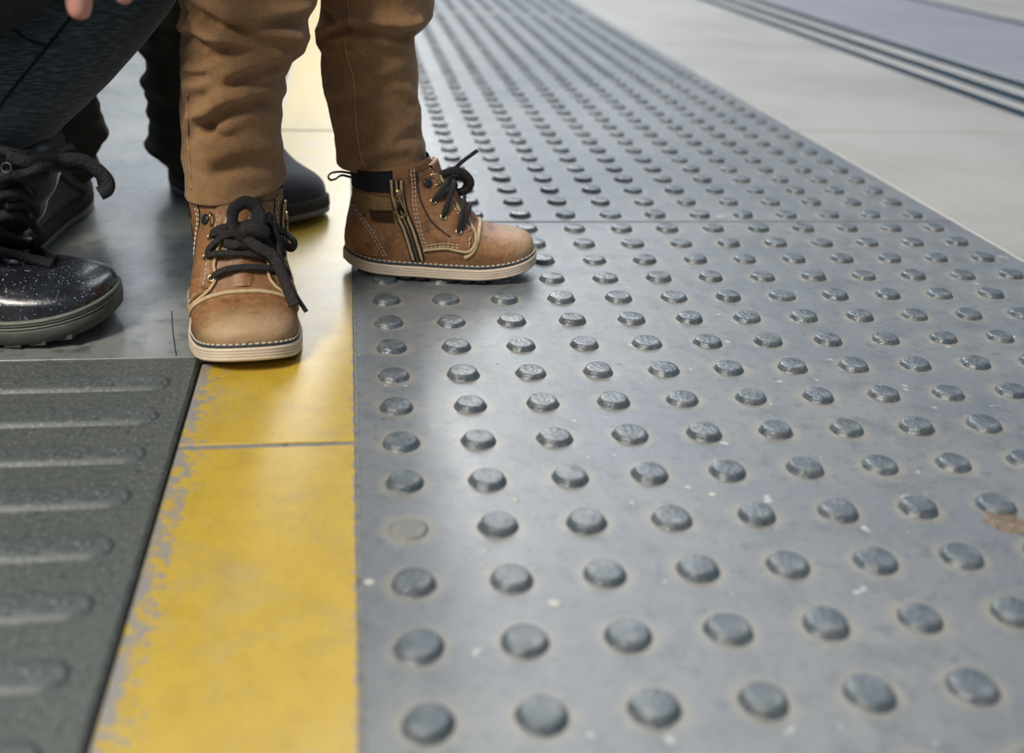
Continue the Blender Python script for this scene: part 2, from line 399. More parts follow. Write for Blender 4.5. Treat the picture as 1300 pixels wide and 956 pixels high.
class Boot:
    def __init__(s, name, parent, heel, ang, z0, mirror=1, S=1., mat=None, label=None, spring=1., wide=1., tall=1., ankle=1., toe_h=1.):
        s.S = S; s.mir = mirror; s.spr = spring; s.z0 = z0
        tb = BASE.copy(); tb[:, 4] *= wide * np.interp(np.arange(22), [0, 5, 8, 21], [1.0, 1.0, ankle, ankle]); tb[:7, 3] = .013 + (tb[:7, 3] - .013) * np.linspace(toe_h, toe_h ** .6, 7) if toe_h != 1 else tb[:7, 3]; tb[:, [1, 3]] = .013 + (tb[:, [1, 3]] - .013) * tall
        s.tb = spline(tb, 400); s.n = 400
        s.M = Matrix.Translation((heel[0], heel[1], z0)) @ Matrix.Rotation(ang, 4, 'Z')
        s.Mi = s.M.inverted()
        # upper
        u = np.linspace(0, 1, 22); sv = (1 - np.cos(np.pi * u)) / 2
        rings = []
        for t in np.concatenate([np.linspace(0, 90, 18), np.linspace(95, 399, 44)]):
            rg = [s.raw(t, q, -1) for q in sv] + [s.raw(t, q, 1) for q in sv[::-1][1:]]
            rings.append(rg)
        V, Fc = loft(rings, False, False)
        n = len(rings[0]); V.append(s.raw(0, .5, 0)); c = len(V) - 1
        Fc += [(i + 1, i, c) for i in range(n - 1)]
        P = np.array(V)
        s.V, s.F = P, Fc
        s.bvh = BVHTree.FromPolygons([tuple(p) for p in P], Fc)
        s.o = obj(name, P, Fc, mat, None, True, None, label)
        s.o.parent = parent; s.o.matrix_local = Matrix.Translation(-Vector(parent.location)) @ s.M
    def width(s, r, q):
        w, r0, a, b = r[4:8]
        k1 = 1. if q >= a else math.sqrt(max(0, r0 * r0 + (1 - r0 * r0) * (1 - (1 - q / a) ** 2)))
        k2 = 1. if q <= b else math.sqrt(max(0, 1 - ((q - b) / (1 - b)) ** 2))
        return w * k1 * k2
    def raw(s, t, q, side):
        t = min(max(t, 0), s.n - 1); i = int(t); j = min(i + 1, s.n - 1); r = s.tb[i] + (s.tb[j] - s.tb[i]) * (t - i)
        x = r[0] + (r[2] - r[0]) * q; z = r[1] + (r[3] - r[1]) * q
        return s.fin(x, side * s.width(r, q), z)
    def fin(s, x, y, z):
        """toe spring, inward curve of the foot, mirror and size"""
        k = max(0, 1 - max(0, z - .013) / .045)
        z = z + s.spr * k * (.0085 * max(0, (x - .118) / .055) ** 2 + .0045 * max(0, (.035 - x) / .035) ** 2)
        y = y - .004 * max(0, x / .173) ** 2
        return np.array((x, y * s.mir, z)) * s.S
    def inv(s, x, z):
        B = s.tb[:, :2]; D = s.tb[:, 2:4] - B; c = (x - B[:, 0]) * D[:, 1] - (z - B[:, 1]) * D[:, 0]
        k = np.where((c[:-1] <= 0) != (c[1:] <= 0))[0]
        if len(k) == 0: k = [int(np.argmin(abs(c[:-1])))]
        best = None
        for i in k:
            t = i + abs(c[i]) / (abs(c[i]) + abs(c[i + 1]) + 1e-12); b = B[i]; d = D[i]
            q = ((x - b[0]) * d[0] + (z - b[1]) * d[1]) / (d @ d)
            e = max(0, q - 1) + max(0, -q)
            if best is None or e < best[0]: best = (e, t, min(max(q, .0), .999))
        return best[1], best[2]
    def surf_tq(s, t, q, side, off=0.):
        p = s.raw(t, q, side); dt = s.raw(t + 2, q, side) - s.raw(t - 2, q, side)
        e = .008; dq = s.raw(t, min(q + e, 1), side) - s.raw(t, max(q - e, 0), side)
        n = np.cross(dt, dq); n = n / (np.linalg.norm(n) + 1e-12)
        if n[1] * side * s.mir < 0: n = -n
        return p + n * off * s.S, n
    def surf(s, x, z, side, off=0.):
        t, q = s.inv(x, z); return s.surf_tq(t, q, side, off)
    def part(s, name, vf, mat, smooth=True, kind=None, label=None): return obj(name, vf[0], vf[1], mat, s.o, smooth, kind, label)
    def path(s, pts, side, n, off):
        return [s.surf(x, z, side, off) for x, z in spline(pts, n)]
    def ribbon(s, pts, side, hw, th, off, n=40, seg=8):
        pn = s.path(pts, side, n, off)
        return tube([p for p, _ in pn], hw * s.S, th * s.S, n, seg, normals=[q for _, q in pn])
    def panel(s, A, B, side, off, nu=26, nv=12):
        a = spline(A, nu); b = spline(B, nu); g = []; h = []
        for j in range(nv):
            k = j / (nv - 1); r = []; r2 = []
            for i in range(nu):
                x, z = a[i] + (b[i] - a[i]) * k
                edge = i in (0, nu - 1) or j in (0, nv - 1)
                p, n = s.surf(x, z, side, off * (.55 if edge else 1)); r.append(p)
            g.append(r)
        V, Fc = loft(g, False, False)
        # skirt down into the upper
        idx = list(range(nu)) + [j * nu + nu - 1 for j in range(1, nv)] + [(nv - 1) * nu + i for i in range(nu - 2, -1, -1)] + [j * nu for j in range(nv - 2, 0, -1)]
        k0 = len(V)
        ctr = {}
        for j in range(nv):
            k = j / (nv - 1)
            for i in range(nu):
                if j * nu + i in set(idx): 
                    x, z = a[i] + (b[i] - a[i]) * k; ctr[j * nu + i] = s.surf(x, z, side, -.0006)[0]
        V += [ctr[i] for i in idx]; n = len(idx)
        Fc += [(idx[i], idx[(i + 1) % n], k0 + (i + 1) % n, k0 + i) for i in range(n)]
        return V, Fc
    def stitches(s, pts, side, off=.0012, L=.0026, gap=.0012, r=.00038):
        P = spline(pts, 200); d = np.concatenate([[0], np.cumsum(np.linalg.norm(np.diff(P, axis=0), axis=1))]); out = []
        u = .0005
        while u + L < d[-1]:
            a = [np.interp(v, d, P[:, 0]) for v in (u, u + L / 2, u + L)]; c = [np.interp(v, d, P[:, 1]) for v in (u, u + L / 2, u + L)]
            p0 = s.surf(a[0], c[0], side, off - .0004)[0]; p1 = s.surf(a[1], c[1], side, off)[0]; p2 = s.surf(a[2], c[2], side, off - .0004)[0]
            out.append(tube([p0, p1, p2], r * s.S, None, 4, 5)); u += L + gap
        return out
    def half(s, x):
        """half width of the foot outline on the sole"""
        b = s.tb; k = b[:, 1] < .0136; xs = b[k, 0]; ws = b[k, 4] * b[k, 5]; o = np.argsort(xs)
        return float(np.interp(x, xs[o], ws[o]))
    def outline(s, grow, n=72):
        """plan outline of the sole, grown outwards"""
        xs = .0865 - .0865 * np.cos(np.linspace(0, np.pi, n // 2 + 1)); xs = np.clip(xs, .0004, .1726)
        pts = [(x, s.half(x)) for x in xs]; pts[0] = (.0, 0); pts[-1] = (.1731, 0)
        full = pts + [(x, -y) for x, y in pts[::-1][1:-1]]
        P = np.array(full); T = nrm(np.roll(P, -1, 0) - np.roll(P, 1, 0)); N = np.stack([-T[:, 1], T[:, 0]], 1)
        return P + N * grow
    def sole(s, layers, name, mat, cap=True):
        rings = []
        for z, g in layers:
            rings.append([s.fin(x, y, z) for x, y in s.outline(g)])
        return s.part(name, loft(rings, cap), mat)
    def to_local(s, p):
        return np.array(s.Mi @ Vector(p))
    def pix(s, p, off, fallback=None):
        """a photo pixel on this boot's own surface, lifted by off along the line of sight"""
        o = s.Mi @ Vector(CC); d = (s.Mi.to_3x3() @ Vector(ray(p))).normalized()
        h = s.bvh.ray_cast(o, d)
        if h[0] is None:
            if fallback is None: return None
            return np.array(o + d * fallback), np.array(-d), fallback
        return np.array(h[0] - d * off), np.array(-d), h[3] - off
    def cord(s, pl, hw, th, n=None, seg=10, start=.6):
        """lace along pixels, each lying 'off' above the boot"""
        P = []; fb = start
        for x, y, off in pl:
            q = s.pix((x, y), off, fb); P.append(q[0]); fb = q[2]
        return tube(P, hw, th, n or len(P) * 8, seg, normals=np.array(s.Mi.to_3x3() @ Vector(-CF)))
    def on_side(s, p, yl):
        """a photo pixel on the boot's lengthwise plane at lateral offset yl"""
        o = np.array(s.Mi @ Vector(CC)); d = np.array(s.Mi.to_3x3() @ Vector(ray(p)))
        return o + d * (yl - o[1]) / d[1]

def child_boot(parent, heel, ang, z0, mirror, label):
    b = Boot('boot', parent, heel, ang, z0, mirror, .98 if mirror > 0 else 1., m_suede, label, 1., 1.07, 1., 1.17)
    med, lat = -1, 1
    # rubber
    g = .0026; band = [(-.0001, g - .0022), (.0014, g)]
    for k in range(4):
        z = .0024 + k * .0022; band += [(z, g + .0004), (z + .0013, g + .0004), (z + .0017, g - .0002)]
    b.sole([(.0002, -.004)] + band[1:] + [(.0112, g - .0002), (.0114, .0006)], 'sole', m_sole)
    b.sole([(.0112, .0005), (.0115, .0017), (.0136, .0015), (.0142, .0006), (.0142, -.001)], 'welt', m_welt)
    tr = []
    for k in range(11):
        x = .016 + k * .0135; w = b.half(x) + .0012
        v, f = box(x - .0042, x + .0042, -w, w, -.0012, .0016)
        tr.append(([b.fin(*p) for p in v], f))
    b.part('tread', join(tr), m_tread, False)
    st = []
    P = np.array([b.fin(x, y, .0142) for x, y in b.outline(.0011, 150)]); n = len(P)
    d = np.concatenate([[0], np.cumsum(np.linalg.norm(np.diff(np.vstack([P, P[:1]]), axis=0), axis=1))]); Q = np.vstack([P, P[:1]])
    u = 0
    while u + .003 < d[-1]:
        pp = [np.array([np.interp(v, d, Q[:, c]) for c in range(3)]) + np.array([0, 0, h]) for v, h in ((u, -.0001), (u + .0015, .0003), (u + .003, -.0001))]
        st.append(tube(pp, .00055, None, 4, 5)); u += .0046
    b.part('welt_stitching', join(st), m_stitch, True, 'stuff')
    # leather panels
    for side in (med, lat):
        rear = [(.058, .0985), (.0597, .080), (.0610, .066), (.0655, .046), (.0725, .0265)]
        seam = [(.0640, .0965), (.0662, .080), (.0710, .066), (.0800, .0520), (.0960, .0400)]
        b.part('quarter', b.panel(rear, [(x + .004, z - .0015) for x, z in seam], side, .0011), m_leather)
        front = [(.0765, .0975), (.0868, .0825), (.0945, .0715), (.1035, .0580), (.1150, .0435)]
        eb = [(.0640, .0965), (.0662, .080), (.0710, .066), (.0800, .0520), (.0930, .0385)]
        b.part('eyestay', b.panel(eb, front, side, .0021), m_leather)
        b.part('eyestay', b.panel([(.0725, .0265), (.0800, .028), (.0915, .0300), (.1030, .0285), (.1127, .0278)], [(.079, .0530), (.0850, .0470), (.0930, .0400), (.1050, .0420), (.1160, .0430)], side, .0019), m_leather)
        b.part('panel_edge', b.ribbon([(.0725, .0262), (.0915, .0297), (.1040, .0280), (.1127, .0276), (.1185, .0340), (.1165, .0425), (.1040, .0575), (.0950, .0712), (.0875, .0822), (.0772, .0985)], side, .0013, .0012, .0015, 60), m_edge_cream)
        b.part('seam', b.ribbon(seam, side, .0007, .0004, .0020, 40), m_tread)
        ss = []
        for o_ in (.0, .0024):
            ss += b.stitches([(x + .002 + o_, z) for x, z in rear], side, .0016)
            ss += b.stitches([(.0745, .0287 + o_), (.0915, .0320 + o_), (.1060, .0305 + o_)], side, .0026)
        ss += b.stitches([(.1130, .0315), (.1130, .0415)], side, .0026)
        ss += b.stitches([(x - .0022, z - .0012) for x, z in front], side, .0026)
        cnt = [(.0072, .0615), (.0177, .0509), (.0259, .0395), (.0321, .0279), (.0377, .0176)]
        ss += b.stitches(cnt, side, .0014); ss += b.stitches([(x + .0026, z + .0008) for x, z in cnt], side, .0014)
        b.part('stitching', join(ss), m_stitch, True, 'stuff')
        b.part('heel_counter', b.panel([(.0010, .0605), (-.0004, .045), (-.0008, .030), (.0, .0185)], [(x - .001, z) for x, z in (cnt[0], (.0205, .048), (.0300, .0330), (.0377, .0180))], side, .0010), m_leather)
        b.part('strap', b.panel([(.0085, .0745), (.025, .0760), (.0440, .0745)], [(.0065, .0640), (.025, .0625), (.0445, .0625)], side, .0016, 16, 6), m_strap)
        b.part('gap_shade', b.panel([(.024, .0610), (.034, .0612), (.0450, .0612)], [(.026, .0525), (.034, .0505), (.0470, .0500)], side, .0007, 12, 6), m_gap_shade)  # dark panel painting the shaded gap under the strap
        b.part('collar', b.panel([(.0060, .0945), (.025, .0960), (.0450, .0980)], [(.0070, .0770), (.025, .0775), (.0450, .0775)], side, .0008, 14, 8), m_black_knit)
    # vamp rim across the toe, tongue
    for side in (1,):
        P = []; Nn = []
        A = [(.1095, .0215), (.1150, .0255), (.1195, .0330), (.1215, .0400), (.1225, .0434)]
        for x, z in spline(A, 16)[:-1]:
            p, n_ = b.surf(x, z, -1, .0006); P.append(p); Nn.append(n_)
        t, q = b.inv(.1230, .0437); p, n_ = b.surf_tq(t, .9995, 1, .0006); P.append(b.raw(t, 1, 1) + np.array([0, 0, .0006])); Nn.append(np.array([.35, 0, 1.]))
        for x, z in spline(A, 16)[:-1][::-1]:
            p, n_ = b.surf(x, z, 1, .0006); P.append(p); Nn.append(n_)
        b.part('vamp_edge', tube(P, .0019, .0013, 50, 8, normals=Nn), m_edge_cream)
    rows = []
    for x, z, w_ in ((.1190, .0462, .012), (.1105, .0560, .0125), (.1022, .0680, .013), (.0950, .0778, .0135), (.0890, .0855, .014), (.0850, .0925, .0145), (.0825, .1000, .0145), (.0790, .1010, .0140)):
        nx, nz = .8, .55
        rows.append([b.fin(x + nx * .0012 * (1 - (k / 4) ** 2) - abs(k / 4) ** 2 * .004, w_ * k / 4, z + nz * .0012 * (1 - (k / 4) ** 2) - .002 * abs(k / 4) ** 2) for k in range(-4, 5)])
    sp = spline(np.array(rows).reshape(len(rows), -1), 30).reshape(30, -1, 3)
    b.part('tongue', loft([list(r) for r in sp], False, False), m_leather)
    # eyelets
    eye = [(.1027, .0436), (.0893, .0560), (.0800, .0690)]
    eye_lat = [(x + .0075, z + .0055) for x, z in eye]
    for side in (med, lat):
        for x, z in (eye if side == med else eye_lat):
            p, n_ = b.surf(x, z, side, .0026)
            e = b.part('eyelet', ring(p, n_, .0024, .00075), m_brass); b.part('eyelet_hole', disc(p - n_ * .0004, n_, .0022, .0002), m_tread)
        p, n_ = b.surf(.0735, .0840, side, .0030)
        b.part('lace_hook', disc(p, n_, .0042, .0012), m_dark_metal)
        p2, n2 = b.surf(.0785, .0850, side, .0036)
        b.part('hook_loop', tube([p2 + np.array(c) for c in ((-.003, 0, -.004), (-.003, 0, .004), (.0035, 0, .004), (.0035, 0, -.004), (-.003, 0, -.004))], .0008, None, 24, 6), m_brass)
    # lacing
    def cross(i, j, sgn, off=.0042):
        (x1, z1), (x2, z2) = (eye if -sgn == med else eye_lat)[i], (eye if sgn == med else eye_lat)[j]; t1, q1 = b.inv(x1, z1); t2, q2 = b.inv(x2, z2); P = []; Nn = []
        for k, u in enumerate(np.linspace(0, 1, 17)):
            t = t1 + (t2 - t1) * u; q = q1 + (1 - q1) * min(1, u * 2) if u <= .5 else q2 + (1 - q2) * min(1, (1 - u) * 2)
            q = min(q, .995) ; sd = -sgn if u <= .5 else sgn
            yy = 1 - abs(u - .5) * 2
            o_ = (.0012 if k in (0, 16) else off) + .0025 * yy
            p, n_ = b.surf_tq(t, q, sd, o_); 
            P.append(p); Nn.append(n_ if q < .97 else np.array([.75, 0, .66]))
        P = np.array(P); P[1:-1] = (P[:-2] + 2 * P[1:-1] + P[2:]) / 4; P[1:-1] = (P[:-2] + 2 * P[1:-1] + P[2:]) / 4
        return tube(P, .0025, .0011, 40, 10, normals=np.array(Nn))
    b.part('lace', cross(0, 0, 1, .0036), m_lace)
    b.part('lace', cross(0, 1, 1, .0046), m_lace); b.part('lace', cross(1, 2, -1, .0046), m_lace); b.part('lace', cross(1, 2, 1, .0052), m_lace)
    b.part('lace', cross(2, 2, 1, .005), m_lace)
    # zipper on the inner side
    zp = [(.0478, .0900), (.0490, .0742), (.0541, .0565), (.0597, .0430), (.0680, .0165)]
    b.part('zipper_tape', b.ribbon(zp, med, .0062, .0007, .0010), m_black_knit)
    for dx in (-.0042, .0042):
        b.part('zipper_edge', b.ribbon([(x + dx * .95, z) for x, z in zp], med, .0012, .0012, .0016), m_edge_cream)
    tt = []
    for k, (p, n_) in enumerate(b.path(zp, med, 60, .0016)):
        v, f = box(-.0009, .0009, -.0004, .0004, -.0004, .0004); tt.append(([np.array(c) + p for c in v], f))
    b.part('zipper_teeth', join(tt), m_brass, False, 'stuff')
    p, n_ = b.surf(.0490, .0780, med, .0035)
    sl = box(-.0028, .0028, -.0014, .0014, -.0042, .0042, .0008)
    b.part('zipper_slider', ([np.array(c) * np.array([1, 1, 1]) + p for c in sl[0]], sl[1]), m_brass)
    q0, _ = b.surf(.0485, .0745, med, .0040); q1, _ = b.surf(.0520, .0610, med, .0042)
    side_v = np.array([.0032, 0, .0006])
    b.part('zipper_pull', tube([q0 - side_v * .5, q0 * .4 + q1 * .6 - side_v * .9, q1 - side_v * 1.25, q1 + np.array([.001, 0, -.0042]), q1 + side_v * 1.25, q0 * .4 + q1 * .6 + side_v * .9, q0 + side_v * .5], .0011, .0010, 50, 8), m_brass)
    pc = q0 * .55 + q1 * .45; sl = box(-.0024, .0024, -.0008, .0008, -.0050, .0045, .0006)
    b.part('zipper_pull_plate', ([np.array(c) + pc for c in sl[0]], sl[1]), m_dark_metal)
    # pull tab at the back
    z = .0835
    b.part('pull_tab', tube([b.fin(x, 0, zz) for x, zz in ((.0060, .0850), (-.003, .0862), (-.0115, .0850), (-.0150, .0815), (-.0130, .0785), (-.0085, .0795), (-.0030, .0830), (.0050, .0815))], .0030, .0008, 40, 8, normals=(0, 0, 1)), m_lace)
    return b

child = empty('person', (-.06, .50, 0), 'child in tan trousers and laced brown boots standing on the yellow line', 'person')
front = child_boot(child, (-.1225, .4830), math.radians(-84.3), .0, -1, 'brown boot on the yellow line, toe toward the viewer')
right = child_boot(child, (-.0335, .5375), math.radians(-6), .0042, 1, 'brown zipped boot seen from its side, toe to the right')

# bow of the boot facing the viewer
for pl, hw, th in (
        ([(330, 298, .008), (308, 300, .013), (296, 284, .018), (297, 266, .020), (311, 257, .020), (325, 264, .021), (329, 280, .020), (322, 294, .016)], .0050, .0022),
        ([(318, 292, .014), (338, 284, .016), (358, 293, .016), (373, 306, .016), (371, 315, .014), (358, 309, .012), (338, 298, .012), (322, 298, .010)], .0044, .0018),
        ([(322, 286, .020), (338, 277, .024), (349, 290, .024), (355, 318, .021), (361, 346, .018), (374, 372, .014), (389, 396, .010)], .0043, .0016),
        ([(312, 302, .014), (328, 314, .017), (345, 324, .019), (356, 343, .019), (365, 366, .016), (374, 388, .012)], .0042, .0016),
        ([(285, 309, .005), (300, 310, .010), (318, 298, .014)], .0036, .0016),
        ([(352, 330, .005), (344, 314, .010), (326, 296, .013)], .0036, .0016)):
    front.part('lace_bow', front.cord(pl, hw, th), m_lace)
kn = front.pix((322, 291), .015, .6)[0]
front.part('lace_knot', tube([kn + np.array(c) for c in ((0, -.007, -.002), (.002, -.003, .002), (.003, .002, .001), (0, .007, -.003))], .0075, .0062, 20, 12), m_lace)
# bow of the other boot
for pl, hw, th in (
        ([(548, 231, -.010), (560, 222, -.008), (578, 216, -.006), (592, 222, -.004), (598, 234, -.002), (590, 244, 0), (576, 245, 0), (566, 238, 0)], .0034, .0016),
        ([(560, 240, -.004), (570, 228, 0), (584, 224, .006), (592, 232, .008), (586, 242, .006), (572, 243, .002)], .0034, .0016),
        ([(562, 236, -.004), (572, 220, -.004), (586, 206, -.006), (606, 191, -.008)], .0018, .0012),
        ([(550, 255, -.0225), (557, 251, -.022), (564, 249, -.015), (570, 250, -.006), (574, 244, -.001)], .0030, .0013),
        ([(563, 275, -.0225), (570, 269, -.021), (577, 264, -.013), (583, 262, -.004)], .0030, .0013),
        ([(583, 293, -.0235), (587, 285, -.021), (588, 273, -.013), (584, 262, -.006), (577, 254, -.003)], .0028, .0013)):
    right.part('lace_bow', tube([right.on_side((x, y), yl) for x, y, yl in pl], hw, th, len(pl) * 8, 10, normals=(0, -1, 0)), m_lace)
kn = right.on_side((566, 238), -.005)
right.part('lace_knot', tube([kn + np.array(c) for c in ((-.004, -.004, -.003), (0, -.002, .001), (.004, .002, .002), (.006, .006, 0))], .0052, .0045, 20, 12), m_lace)

# ------------------------------------------------------------------ trousers
def sm(x): return x * x * (3 - 2 * x)
class Leg:
    """tube of cloth: table rows z, x left, x right, y centre, depth radius"""
    def __init__(s, tb): s.tb = np.array(tb, float)
    def at(s, z):
        return [np.interp(z, s.tb[:, 0], s.tb[:, k]) for k in range(1, 5)]
    def uz(s, p):
        """photo pixel -> arc position and height on the cloth that faces the viewer"""
        zc = .15
        for _ in range(4):
            xl, xr, yc, dr = s.at(zc); w_ = at_y(p, yc - .75 * dr); zc = w_[2]
        c = (xl + xr) / 2; h = (xr - xl) / 2
        return (h * math.asin(max(-1, min(1, (w_[0] - c) / h))), zc)
FOLD = 1.3
def fold_disp(U, Z, folds):
    D = np.zeros_like(U)
    for pts, sig, dep, rid in folds:
        P = np.array(pts); best = np.full(U.shape, 9.); sd = np.zeros_like(U)
        for a, b in zip(P[:-1], P[1:]):
            d = b - a; L = np.linalg.norm(d) + 1e-9; d = d / L
            t = np.clip((U - a[0]) * d[0] + (Z - a[1]) * d[1], 0, L)
            ex = U - a[0] - t * d[0]; ez = Z - a[1] - t * d[1]; ds = np.hypot(ex, ez)
            sg = d[0] * ez - d[1] * ex
            k = ds < best; best = np.where(k, ds, best); sd = np.where(k, sg, sd)
        al2 = np.maximum(best ** 2 - sd ** 2, 0)
        dep = dep * FOLD; rid = rid * FOLD
        D -= dep * np.exp(-(best / sig) ** 2)
        D += rid * np.exp(-(((sd - 1.7 * sig) / (1.35 * sig)) ** 2 + al2 / (1.2 * sig) ** 2))
        D += .35 * rid * np.exp(-(((sd + 1.8 * sig) / (1.6 * sig)) ** 2 + al2 / (1.6 * sig) ** 2))
    return D
def cloth_leg(leg, hem, ztop, folds, na=150, nz=190, wob=.0024, seed=0, freq=30, flat=.0):
    A = np.linspace(-np.pi, np.pi, na, endpoint=False); V = np.linspace(0, 1, nz)
    zb = np.array([hem(a) for a in A])
    Zg = zb[None, :] + (ztop - zb)[None, :] * V[:, None]; Ag = np.broadcast_to(A[None, :], Zg.shape)
    xl, xr, yc, dr = [np.interp(Zg, leg.tb[:, 0], leg.tb[:, k]) for k in range(1, 5)]
    k = np.ones(9) / 9
    c = (xl + xr) / 2; h = (xr - xl) / 2
    D = fold_disp(Ag * h, Zg, folds) * np.interp(np.abs(Ag), [.85, 1.35], [1, .22])
    X = c + h * np.sin(Ag); Y = yc - dr * np.cos(Ag)
    for i in range(nz):
        for j in range(na):
            v = Vector((X[i, j] * freq, Y[i, j] * freq, Zg[i, j] * freq * 1.5 + seed))
            D[i, j] += wob * noise.noise(v) + wob * .35 * noise.noise(v * 2.7)
    X = X + D * np.sin(Ag); Y = Y - D * np.cos(Ag)
    rings = []
    # turned-in hem
    rings.append([(c[0, j] + (X[0, j] - c[0, j]) * .86, yc[0, j] + (Y[0, j] - yc[0, j]) * .86, Zg[0, j] + .014) for j in range(na)])
    rings.append([(c[0, j] + (X[0, j] - c[0, j]) * .955, yc[0, j] + (Y[0, j] - yc[0, j]) * .955, Zg[0, j] + .0004) for j in range(na)])
    rings.append([(c[0, j] + (X[0, j] - c[0, j]) * .985, yc[0, j] + (Y[0, j] - yc[0, j]) * .985, Zg[0, j] - .0008) for j in range(na)])
    for i in range(nz): rings.append([(X[i, j], Y[i, j], Zg[i, j]) for j in range(na)])
    return rings, (X, Y, Zg, A)

# child, leg facing the viewer
LL = Leg([[.070, -.1585, -.0790, .4590, .0420], [.092, -.1575, -.0790, .4590, .0420], [.120, -.1570, -.0795, .4600, .0405], [.150, -.1572, -.0800, .4610, .0405], [.168, -.1560, -.0790, .4620, .0410],
          [.186, -.1545, -.0775, .4630, .0420], [.196, -.1535, -.0720, .4640, .0430], [.203, -.1530, -.0630, .4645, .0450], [.214, -.1520, -.0575, .4650, .0470], [.227, -.1520, -.0590, .4660, .0470],
          [.238, -.1520, -.0520, .4680, .0500], [.262, -.1500, -.0460, .4700, .0540], [.320, -.1480, -.0380, .4800, .0600], [.400, -.1500, -.0400, .4950, .0680], [.46, -.1500, -.0420, .50, .072]])
LL.tb[:, 3] -= np.interp(LL.tb[:, 0], [.1, .4], [.016, 0]); LL.tb[:, 4] += np.interp(LL.tb[:, 0], [.1, .3], [.003, 0])
def u(*ps): return [LL.uz(p) for p in ps]
foldsL = [
    (u((249, 14), (272, 26), (300, 37), (335, 52), (368, 63)), .0048, .0060, .0060),
    (u((296, 31), (330, 30), (362, 29), (392, 24)), .0042, .0050, .0055),
    (u((232, 52), (246, 46), (262, 54), (285, 58)), .0040, .0040, .0050),
    (u((274, 67), (292, 60), (318, 64), (342, 72)), .0046, .0035, .0035),
    (u((300, 103), (322, 92), (345, 85), (370, 79)), .0055, .0062, .0055),
    (u((318, 106), (340, 104), (362, 112)), .0042, .0030, .0020),
    (u((266, 156), (282, 145), (300, 134), (320, 128), (340, 131), (360, 143)), .0052, .0060, .0060),
    (u((282, 214), (302, 204), (322, 202), (346, 208)), .0062, .0038, .0040),
    (u((234, 98), (246, 97), (260, 95)), .0030, .0028, .0030),
    (u((264, 156), (274, 166), (286, 170)), .0040, .0022, .0022),
    (u((236, 178), (252, 160), (268, 158)), .0050, .0016, .0026),
    (u((236, 130), (250, 124), (262, 120)), .0045, .0016, .0022),
    (u((236, 16), (240, 28), (250, 34)), .0038, .0050, .0050)]
hz = [LL.uz(p)[1] for p in ((240, 258), (290, 255), (330, 247), (364, 240))]
def hemL(a):
    k = math.sin(a); 
    z = float(np.interp(k, [-1, -.35, .3, 1], hz)) - .0015
    return z if math.cos(a) > 0 else float(z)
rg, infoL = cloth_leg(LL, hemL, .46, foldsL, seed=3)
# child, leg in profile
RL = Leg([[.070, -.0400, .0430, .5600, .0430], [.086, -.0400, .0430, .5600, .0430], [.097, -.0405, .0415, .5600, .0420], [.120, -.0425, .0360, .5600, .0410], [.140, -.0475, .0335, .5600, .0405], [.160, -.0505, .0320, .5600, .0405],
          [.176, -.0520, .0310, .5595, .0410], [.190, -.0515, .0295, .5590, .0420], [.197, -.0555, .0280, .5590, .0440], [.206, -.0555, .0275, .5585, .0460], [.213, -.0540, .0360, .5580, .0490], [.222, -.0525, .0420, .5575, .0510],
          [.234, -.0520, .0435, .5570, .0520], [.260, -.0560, .0420, .5500, .0540], [.320, -.0620, .0400, .5300, .0600], [.400, -.0680, .0360, .5100, .0680], [.46, -.07, .034, .50, .072]])
RL.tb[:, 3] -= np.interp(RL.tb[:, 0], [.1, .4], [.014, 0])
def r_(*ps): return [RL.uz(p) for p in ps]
foldsR = [
    (r_((402, 56), (418, 46), (436, 38), (458, 36), (490, 42), (512, 46), (526, 42)), .0046, .0075, .0070),
    (r_((404, 12), (416, 20), (428, 28), (440, 33)), .0042, .0050, .0050),
    (r_((408, 60), (424, 58), (440, 54)), .0040, .0030, .0030),
    (r_((470, 62), (492, 66), (520, 74)), .0055, .0028, .0028),
    (r_((452, 126), (470, 112), (490, 104), (514, 96)), .0060, .0022, .0026),
    (r_((412, 140), (428, 132), (446, 128)), .0050, .0018, .0022),
    (r_((505, 178), (520, 172), (536, 176)), .0050, .0026, .0030),
    (r_((470, 206), (490, 200), (512, 196)), .0060, .0022, .0024),
    (r_((500, 120), (518, 132), (532, 136)), .0050, .0020, .0024)]
hzR = [RL.uz(p)[1] for p in ((431, 216), (462, 217), (500, 212), (520, 203), (539, 192))]
def hemR(a): return float(np.interp(math.sin(a), [-1, -.4, .25, .65, 1], hzR)) - .001 - .010 * max(0, math.sin(a)) ** 2
FOLD = 1.0
rg2, infoR = cloth_leg(RL, hemR, .46, foldsR, seed=11)
pel = [[(-.06 + 0.105 * math.cos(a), .50 + .085 * math.sin(a), z) for a in np.linspace(0, 2 * np.pi, 40, endpoint=False)] for z in (.38, .42, .50)]
V, Fc = join([loft(rg, False), loft(rg2, False), loft(pel)])
loc = np.array(child.location)
pants = obj('trousers', np.array(V) - loc, Fc, m_pants, child, True, None, 'tan canvas trousers creased at the knees')
# stitched seam lines lying on the cloth
def on_cloth(info, bv, px, off=.0006):
    d = Vector(ray(px)).normalized(); h = bv.ray_cast(Vector(CC), d)
    return None if h[0] is None else np.array(h[0] - d * off)
bv = BVHTree.FromPolygons([tuple(map(float, p)) for p in V], [tuple(q) for q in Fc])
def seam(pxs, hw, n=60):
    P = spline(pxs, n); Q = [on_cloth(None, bv, p) for p in P]; Q = [q for q in Q if q is not None]
    obj('seam', *tube(np.array(Q) - loc, hw, hw * .6, len(Q), 6, normals=-CF), m_pants_edge, pants)
seam([(441, 2), (443, 20), (441, 34)], .0010); seam([(437, 52), (440, 70), (448, 100), (450, 130), (452, 160), (456, 190), (463, 214)], .0010)
seam([(237, 120), (238, 160), (240, 200), (243, 240)], .0009)
